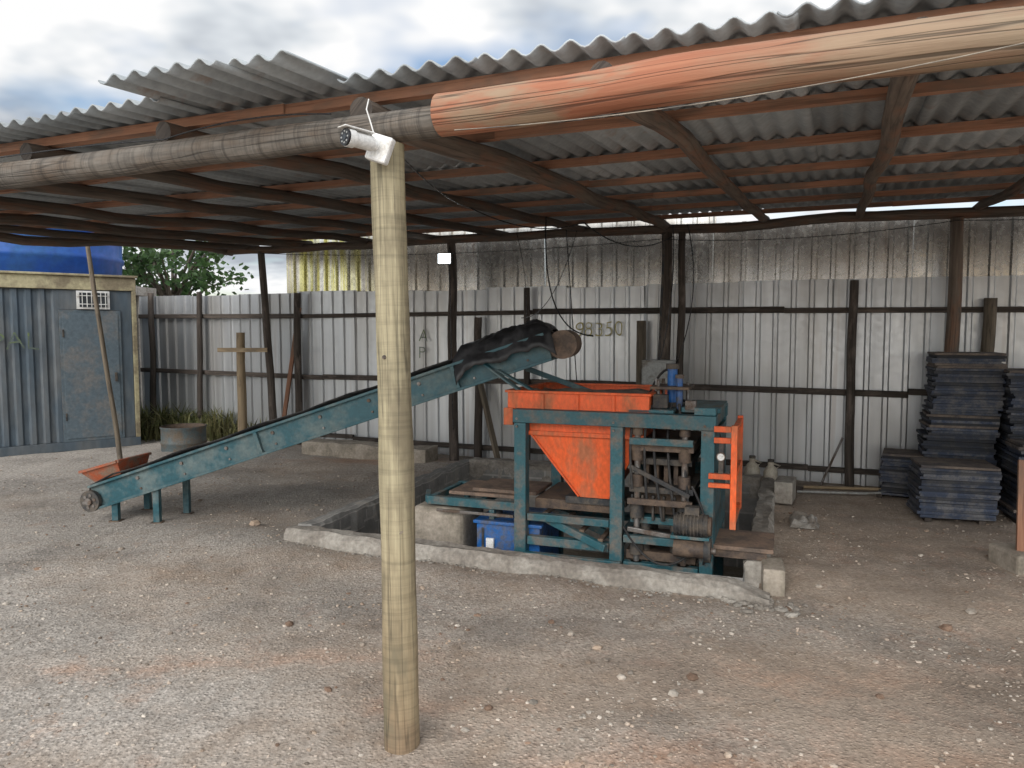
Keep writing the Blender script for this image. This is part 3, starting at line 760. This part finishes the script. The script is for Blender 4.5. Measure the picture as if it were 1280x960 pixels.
# ------------------------------------------------------------ fence
fence=empty('corrugated_metal_fence',PW(FS,(-2.5,8.68,0)))
def corr(B,u0,u1,v,z0,z1,mat,t,amp=.026,warp=.006,nz=3,tilt=0):
    prof=[(0,0),(.098,0),(.113,-amp),(.147,-amp),(.162,0)]
    pts=[];k=math.floor(u0/.18)
    while k*.18<u1:
        for a,b in prof:
            x=k*.18+a
            if u0-1e-6<=x<=u1+1e-6: pts.append((x,b))
        k+=1
    vs=[];lean=U(-.008,.008)
    for i in range(nz+1):
        z=z0+(z1-z0)*i/nz
        for x,b in pts: vs.append((x+lean*z,v+b+tilt*(z-z0)+warp*noise.noise(Vector((x*1.2,z*.8,v))),z))
    n=len(pts);fs=[]
    for i in range(nz):
        for j in range(n-1): fs.append((i*n+j,i*n+j+1,(i+1)*n+j+1,(i+1)*n+j))
    B.add(vs,fs,mat,None,False,t)
B=MB('lower_sheets',FS)
u=-9.95;k=0
while u<6.5:
    w=.99; corr(B,u,u+w+.08,8.66+(k%2)*.006,-.05,2.11+U(-.02,.02),'fence',R(),.026,.008); u+=w; k+=1
B.done(fence)
B=MB('upper_sheets',FS)
u=-7.2;k=0
while u<6.5:
    w=.99; corr(B,u,u+w+.08,8.76+(k%2)*.006,1.9,(2.90 if u<-1.8 else 2.80)+U(-.025,.025),'fence2',R(),.032,.004,1,U(-.012,.012)); u+=w; k+=1
ob=B.done(fence)
me=ob.data; st=[]
for vtx in me.vertices:
    w=vtx.co+fence.location; c,s_=math.cos(TH_S),math.sin(TH_S); uu=w.x*c-w.y*s_
    st.append(max(0,min(1,1.1*math.exp(-((uu+6.5)/.8)**2))))
at=me.attributes.new('stain','FLOAT','POINT'); at.data.foreach_set('value',st)
B=MB('rails',FS)
for z,hh in ((1.80,.06),(.96,.065),(.13,.06)):
    u=-9.9
    while u<6.4:
        l=U(2.5,4.0); dz=U(-.02,.02)
        B.beam((u,8.60,z+dz),(min(u+l,6.4),8.60,z+U(-.02,.02)),.05,hh*U(.85,1.15),'darkwood'); u+=l
B.done(fence,bevel=.006)
B=MB('posts',FS)
for u,top,mt,r in ((-9.6,2.15,'darkwood',.045),(-8.62,2.15,'darkwood',.04),(-6.85,2.1,'darkwood',.05),(-4.1,1.75,'darkwood',.05),(-3.43,2.1,'darkwood',.04),(-2.02,1.7,'greywood',.055),(.16,2.1,'darkwood',.045),(1.36,1.9,'greywood',.06),(3.0,2.1,'darkwood',.05)):
    B.sweep([(u+U(-.03,.03),8.52,-.1),(u+U(-.03,.03),8.53,top)],[r*1.05,r*.95],mt,14,True,.012,10)
B.beam((-7.1,8.45,.05),(-6.8,8.53,1.9),.04,.05,'batten'); B.beam((-3.75,8.4,0),(-4.1,8.5,1.2),.07,.04,'greywood')
B.done(fence)
def graffiti(txt,size,mat,F,pos,yaw,parent,name):
    cu=bpy.data.curves.new(name,'FONT'); cu.body=txt; cu.size=size; cu.extrude=0; cu.offset=-.004
    o=bpy.data.objects.new(name,cu); S.collection.objects.link(o)
    dg=bpy.context.evaluated_depsgraph_get(); me=bpy.data.meshes.new_from_object(o.evaluated_get(dg)); bpy.data.objects.remove(o)
    o=bpy.data.objects.new(name,me); S.collection.objects.link(o); me.materials.clear(); me.materials.append(M[mat])
    for v in me.vertices:
        v.co.x+=.02*noise.noise(v.co*7); v.co.y+=.03*noise.noise(v.co*5+Vector((3,3,3)))
    a=me.attributes.new('tone','FLOAT','FACE'); a.data.foreach_set('value',[.8]*len(me.polygons))
    o.matrix_world=Matrix.Translation(F@Vector(pos))@Matrix.Rotation(yaw,4,'Z')@Matrix.Rotation(math.pi/2,4,'X')
    o.parent=parent; o.matrix_parent_inverse=Matrix.Translation(parent.location).inverted()
graffiti('98350',.24,'graf2',FS,(-2.85,8.615,1.52),-TH_S,fence,'painted_number')
graffiti('A\nP',.22,'graf',FS,(-4.98,8.615,1.45),-TH_S,fence,'painted_tag')

# ------------------------------------------------------------ container, tank, tree, cross, drum
E=Vector((-5.17,10.5,0)); wd=Vector((-.776,-.63,0)).normalized(); wn=Vector((-wd.y,wd.x,0))
if wn.y<0: wn=-wn
FC=Matrix.Translation(E)@Matrix(((wd.x,wn.x,0,0),(wd.y,wn.y,0,0),(0,0,1,0),(0,0,0,1)))
cont=empty('shipping_container_office',E+wd*2.5+wn*1.2)
B=MB('walls',FC)
def ccor(t0,t1,y,z0,z1):
    P=[];x=t0;k=0
    while x<t1:
        for a,b in ((0,0),(.05,0),(.075,.03),(.125,.03)):
            if x+a<=t1: P.append((x+a,b))
        x+=.15
    P.append((t1,0)); vs=[]
    for z in (z0,z1):
        for a,b in P: vs.append((a,y+b,z))
    n=len(P); B.add(vs,[(j,j+1,n+j+1,n+j) for j in range(n-1)],'cont',None,False,.5)
ccor(.93,6.0,.02,.12,2.12)
B.bx(0.06,.20,.01,.05,.12,2.12,'cont',.4); B.bx(.20,.93,.012,.05,1.86,2.12,'cont',.4); 
B.bx(.02,6.0,2.38,2.4,.1,2.2,'cont'); B.bx(0.01,.03,.05,2.38,.1,2.2,'cont'); B.bx(5.98,6,.06,2.38,.1,2.2,'cont')
B.bx(.03,5.97,.06,2.37,2.2,2.26,'cont')
B.done(cont)
B=MB('frame_rails',FC)
B.bx(0,6,-.02,.06,2.125,2.30,'contbeam',.6); B.bx(0,6,-.02,.06,.0,.115,'cont',.2); B.bx(0,.055,-.022,.06,.116,2.12,'contbeam',.3)
B.bx(-.02,6,-.06,.04,2.302,2.33,'contbeam',.5)
B.done(cont,bevel=.005)
B=MB('door',FC)
B.bx(.20,.93,-.012,.008,.118,1.855,'contdoor',.6); B.bx(.235,.895,-.02,-.014,.16,1.81,'contdoor',.9); B.bx(.27,.30,-.05,-.021,.9,1.02,'dark')
B.bx(.88,.90,-.03,-.021,.4,.5,'dark'); B.bx(.88,.90,-.03,-.021,1.5,1.6,'dark'); B.done(cont,bevel=.004)
B=MB('window',FC)
B.bx(.33,.72,-.03,.0,1.87,2.11,'white',.6); B.bx(.36,.69,-.036,-.031,1.895,2.085,'glass')
for i in range(6): B.bx(.38+.055*i,.388+.055*i,-.055,-.045,1.885,2.095,'white')
for z in (1.93,2.04): B.bx(.34,.71,-.048,-.043,z,z+.01,'white')
B.done(cont)
graffiti('EPAL',.32,'graf',FC,(1.85,-.006,1.35),math.atan2(-wd.y,-wd.x),cont,'painted_graffiti')
tk=empty('water_tank',(-7.35,11.55,0))
B=MB('tank_shell')
prof=[(2.30,1.22),(2.34,1.30),(2.6,1.32),(2.62,1.345),(2.68,1.345),(2.70,1.32),(3.0,1.33),(3.02,1.355),(3.08,1.355),(3.1,1.33),(3.4,1.34),(3.42,1.37),(3.5,1.37),(3.55,1.30),(3.75,.9),(3.85,.4),(3.86,.01)]
B.sweep([(-7.35,11.55,z) for z,r in prof],[r for z,r in prof],'tank',56,True,0,None,.5); B.done(tk)
B=MB('tank_stand')
B.box((-7.35,11.55,2.22),(2.7,2.7,.14),'concrete')
for a in (-1.1,1.1):
    for b_ in (-1.1,1.1): B.box((-7.35+a,11.55+b_,1.07),(.2,.2,2.15),'concrete')
B.done(tk)
tr=empty('leafy_tree',(-6.5,14.5,0))
B=MB('trunk_and_limbs')
B.sweep([(-6.5,14.5,-.1),(-6.45,14.5,1.2),(-6.4,14.45,2.2)],[.12,.09,.07],'bark',12,True,.03,6)
tips=[]
for k in range(20):
    an=U(0,6.28); l=U(.4,1.25); z0=U(1.7,2.3); tp=Vector((-6.3+math.cos(an)*l,14.45+math.sin(an)*l,z0+U(.3,1.5)))
    md=Vector((-6.4,14.45,z0)).lerp(tp,.5)+Vector((0,0,.12)); B.sweep([(-6.42,14.46,z0),md,tp],[.035,.022,.008],'bark',7,True,.02,4); tips+= [tp,md.lerp(tp,.5)]
B.done(tr)
B=MB('leaves')
for k in range(1900):
    tp=random.choice(tips); c=tp+Vector((random.gauss(0,.16),random.gauss(0,.16),random.gauss(0,.13)))
    a=Vector((U(-1,1),U(-1,1),U(-.8,.3))).normalized(); b_=a.cross(Vector((U(-1,1),U(-1,1),U(-1,1)))).normalized(); l=U(.08,.16);w=l*.34
    B.add([c,c+a*l*.5+b_*w,c+a*l,c+a*l*.5-b_*w],[(0,1,2,3)],'leaf')
B.done(tr)
B=MB('power_line')
B.sweep(arc((-4.2,14,3.9),(-9,14,1.9),-.1,16),.008,'black',6); B.sweep(arc((-4.2,14,3.7),(-9,14,1.6),-.15,16),.006,'black',6); 
B.done()
B=MB('wooden_cross')
cx,cy=-3.62,10.15
B.sweep([(cx,cy,-.1),(cx+.0,cy,1.56)],[.062,.055],'palewood',14,True,.01,8,.1); B.beam((cx-.28,cy-.07,1.33),(cx+.38,cy-.08,1.33),.03,.055,'palewood',.7); B.done()
B=MB('cut_metal_drum')
dx,dy=-4.35,10.0
prof=[(-.02,.28),(.1,.28),(.11,.288),(.13,.288),(.14,.28),(.30,.28),(.31,.29),(.33,.29)]
B.sweep([(dx,dy,z) for z,r in prof],[r for z,r in prof],'drum',30,False,0,None,.4)
B.sweep([(dx,dy,z) for z,r in prof[::-1]],[r-.012 for z,r in prof[::-1]],'rust',30,False,0,None,.5)
B.sweep([(dx,dy,.22),(dx,dy,.23)],[.27,.01],'rubber',24,False); B.done()
B=MB('concrete_kerb',FS); rough_wall((-6.3,8.05),(-4.45,8.0),.3,-.1,lambda t:.17,11,'oldconc'); B.done()
B=MB('broken_blocks'); 
for x,y,r in ((-3.62,9.75,.10),(-3.5,9.6,.08),(-3.75,9.6,.07)): B.box((x,y,.05),(r*2.2,r*1.3,r*1.2),'jug',Matrix.Rotation(U(0,2),3,'Z'))
B.done(bevel=.012)
B=MB('weeds')
for k in range(1500):
    if R()<.65: q=PW(FS,(U(-9.9,-8.0),8.45+random.gauss(0,.12),0)); hh=U(.12,.6)
    elif R()<.5: q=PW(FS,(random.gauss(-9.3,.2),8.1+random.gauss(0,.15),0)); hh=U(.1,.45)
    else: q=PW(FS,(random.gauss(-7.55,.25),8.35+random.gauss(0,.1),0)); hh=U(.1,.42)
    a=U(0,6.28); l=Vector((math.cos(a),math.sin(a),0)); w=Vector((-l.y,l.x,0))*U(.006,.016)
    t1=q+l*hh*.15+Vector((0,0,hh*.6)); t2=q+l*hh*U(.3,.7)+Vector((0,0,hh*U(.6,1)))
    B.add([q-w,q+w,t1+w,t1-w,t2],[(0,1,2,3),(3,2,4)],'weed')
B.done()
def jug(u,v,hh):
    B=MB('plastic_jug',FS); k=hh/.32
    B.sweep([(u,v,0),(u,v,.02),(u,v,hh*.6),(u,v,hh*.78),(u,v,hh*.85),(u,v,hh)],[.08*k,.09*k,.09*k,.06*k,.03,.03],'jug',18,True); B.cyl((u,v,hh),(u,v,hh+.025),.032,'dark',12)
    B.sweep([(u+.05,v,hh*.72),(u+.09,v,hh*.85),(u+.03,v,hh*.93)],.010,'jug',8); B.done()
jug(-.75,8.1,.28); jug(-.57,8.12,.25)
B=MB('shovel',FS); B.sweep([(-.25,8.05,.03),(1.0,8.2,.06)],.016,'palewood',10,True); B.box((-.38,8.04,.025),(.26,.2,.012),'rust',Matrix.Rotation(.15,3,'Y')); B.done(bevel=.003)
B=MB('loose_pipe',FS); B.sweep([(-.3,7.8,.03),(.3,7.9,.04),(.9,8.25,.05)],.012,'grey',10,True,0,6); B.sweep([(-.1,8.3,.0),(.1,8.4,.5)],.012,'steel',10); B.done()
B=MB('empty_cement_bag',FP)
vs=[];fs=[];n=14
for i in range(n+1):
    for j in range(n+1):
        x=(i/n-.5)*.22;y=(j/n-.5)*.42; e=min(1,3*(1-max(abs(i/n*2-1),abs(j/n*2-1))))
        vs.append((.15+x+.03*noise.noise(Vector((y*6,0,1))),6.6+y,.02+.06*e*(.6+noise.noise(Vector((x*14,y*10,2))))))
for i in range(n):
    for j in range(n): fs.append((i*(n+1)+j,(i+1)*(n+1)+j,(i+1)*(n+1)+j+1,i*(n+1)+j+1))
B.add(vs,fs,'bag',None,False); B.done()

# ------------------------------------------------------------ pallet stacks
def stack(x,y,top,w=.56,d=.46,yaw=-.36,z0=.03):
    B=MB('pallet_board_stack'); z=z0; dx=dy=0; 
    while z<top:
        th=U(.020,.026)
        if R()<.12: dx+=U(-.03,.03)
        q=Matrix.Rotation(yaw+U(-.06,.06),3,'Z'); c=(x+dx+U(-.018,.018),y+U(-.015,.015),z+th/2)
        B.box(c,(w*U(.97,1.03),d,th),'board' if R()<.92 else 'boardtop',q); z+=th+U(.0005,.003)
    q=Matrix.Rotation(yaw,3,'Z'); B.box((x+dx,y,z+.012),(w,d,.02),'boardtop',q)
    for s_ in (-.2,.2): B.box((x+q.col[0][0]*s_,y+q.col[0][1]*s_,.012),(.05,d,.03),'darkwood',q)
    B.done()
stack(4.16,7.05,1.36); stack(3.74,6.42,.44,.58,.46,-.3); stack(4.72,6.75,1.22,.56,.46,-.3); stack(4.42,6.25,.62,.5,.4,-.3); stack(3.78,7.25,.38,.4,.4,-.5); stack(4.85,7.3,1.0)
B=MB('timber_stake'); B.beam((3.34,4.9,.14),(3.38,4.98,.74),.05,.06,'batten',.5); B.done(bevel=.004)
B=MB('concrete_footing'); B.box((3.40,4.93,.07),(.32,.32,.17),'oldconc'); B.done(bevel=.02)

# ------------------------------------------------------------ world
w=bpy.data.worlds.new('World'); S.world=w; w.use_nodes=True; nt=w.node_tree; nt.nodes.clear()
out=nt.nodes.new('ShaderNodeOutputWorld'); sky=nt.nodes.new('ShaderNodeTexSky'); sky.sky_type='NISHITA'; sky.sun_disc=False
sel,srot=math.radians(30),math.radians(205)
sky.sun_elevation=sel; sky.sun_rotation=srot
bg=N(nt,'ShaderNodeBackground',Strength=.15); L(nt,sky.outputs[0],bg.inputs[0])
tc=nt.nodes.new('ShaderNodeTexCoord'); sp=nt.nodes.new('ShaderNodeSeparateXYZ'); L(nt,tc.outputs['Generated'],sp.inputs[0])
ad=N(nt,'ShaderNodeMath',_operation='ADD'); L(nt,sp.outputs[2],ad.inputs[0]); ad.inputs[1].default_value=.22
mx=N(nt,'ShaderNodeMath',_operation='MAXIMUM'); L(nt,ad.outputs[0],mx.inputs[0]); mx.inputs[1].default_value=.05
def dv(o):
    q=N(nt,'ShaderNodeMath',_operation='DIVIDE'); L(nt,o,q.inputs[0]); L(nt,mx.outputs[0],q.inputs[1]); return q.outputs[0]
cb=nt.nodes.new('ShaderNodeCombineXYZ'); L(nt,dv(sp.outputs[0]),cb.inputs[0]); L(nt,dv(sp.outputs[1]),cb.inputs[1]); cb.inputs[2].default_value=3.4
n1=noiseN(nt,cb.outputs[0],1.3,4,.55); n2=noiseN(nt,cb.outputs[0],1.8,4,.55)
cov=ramp(nt,n1,[(.38,0.),(.51,1.)])
cc_=ramp(nt,n2,[(.34,(.44,.48,.54)),(.44,(.74,.78,.82)),(.51,(1.0,1.0,1.0))])
# cloud glow boosted behind the camera, sun side, to lift light under the roof
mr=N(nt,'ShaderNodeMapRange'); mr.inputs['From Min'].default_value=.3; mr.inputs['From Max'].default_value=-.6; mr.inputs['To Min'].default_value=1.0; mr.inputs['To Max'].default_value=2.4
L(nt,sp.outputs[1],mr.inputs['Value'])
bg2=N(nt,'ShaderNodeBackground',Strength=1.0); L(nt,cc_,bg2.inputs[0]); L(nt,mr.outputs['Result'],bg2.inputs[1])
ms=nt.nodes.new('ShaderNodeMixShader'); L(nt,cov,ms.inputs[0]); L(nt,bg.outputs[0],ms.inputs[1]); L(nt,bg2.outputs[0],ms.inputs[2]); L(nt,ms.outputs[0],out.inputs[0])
sl=bpy.data.lights.new('sun','SUN'); sl.energy=1.4; sl.angle=math.radians(30); sl.color=(1,.97,.93)
so=bpy.data.objects.new('sun',sl); S.collection.objects.link(so)
dirv=Vector((math.sin(srot)*math.cos(sel),math.cos(srot)*math.cos(sel),math.sin(sel)))
so.rotation_euler=dirv.to_track_quat('Z','Y').to_euler(); so.location=(-5,-5,8)
cam=bpy.data.cameras.new('camera'); cam.lens=950/1280*36; cam.sensor_width=36; cam.clip_end=2000
co=bpy.data.objects.new('camera',cam); S.collection.objects.link(co); co.location=(0,0,1.6); co.rotation_euler=(math.radians(90-4.1),0,0)
S.camera=co
S.view_settings.view_transform='Standard'; S.view_settings.look='None'; S.view_settings.exposure=0
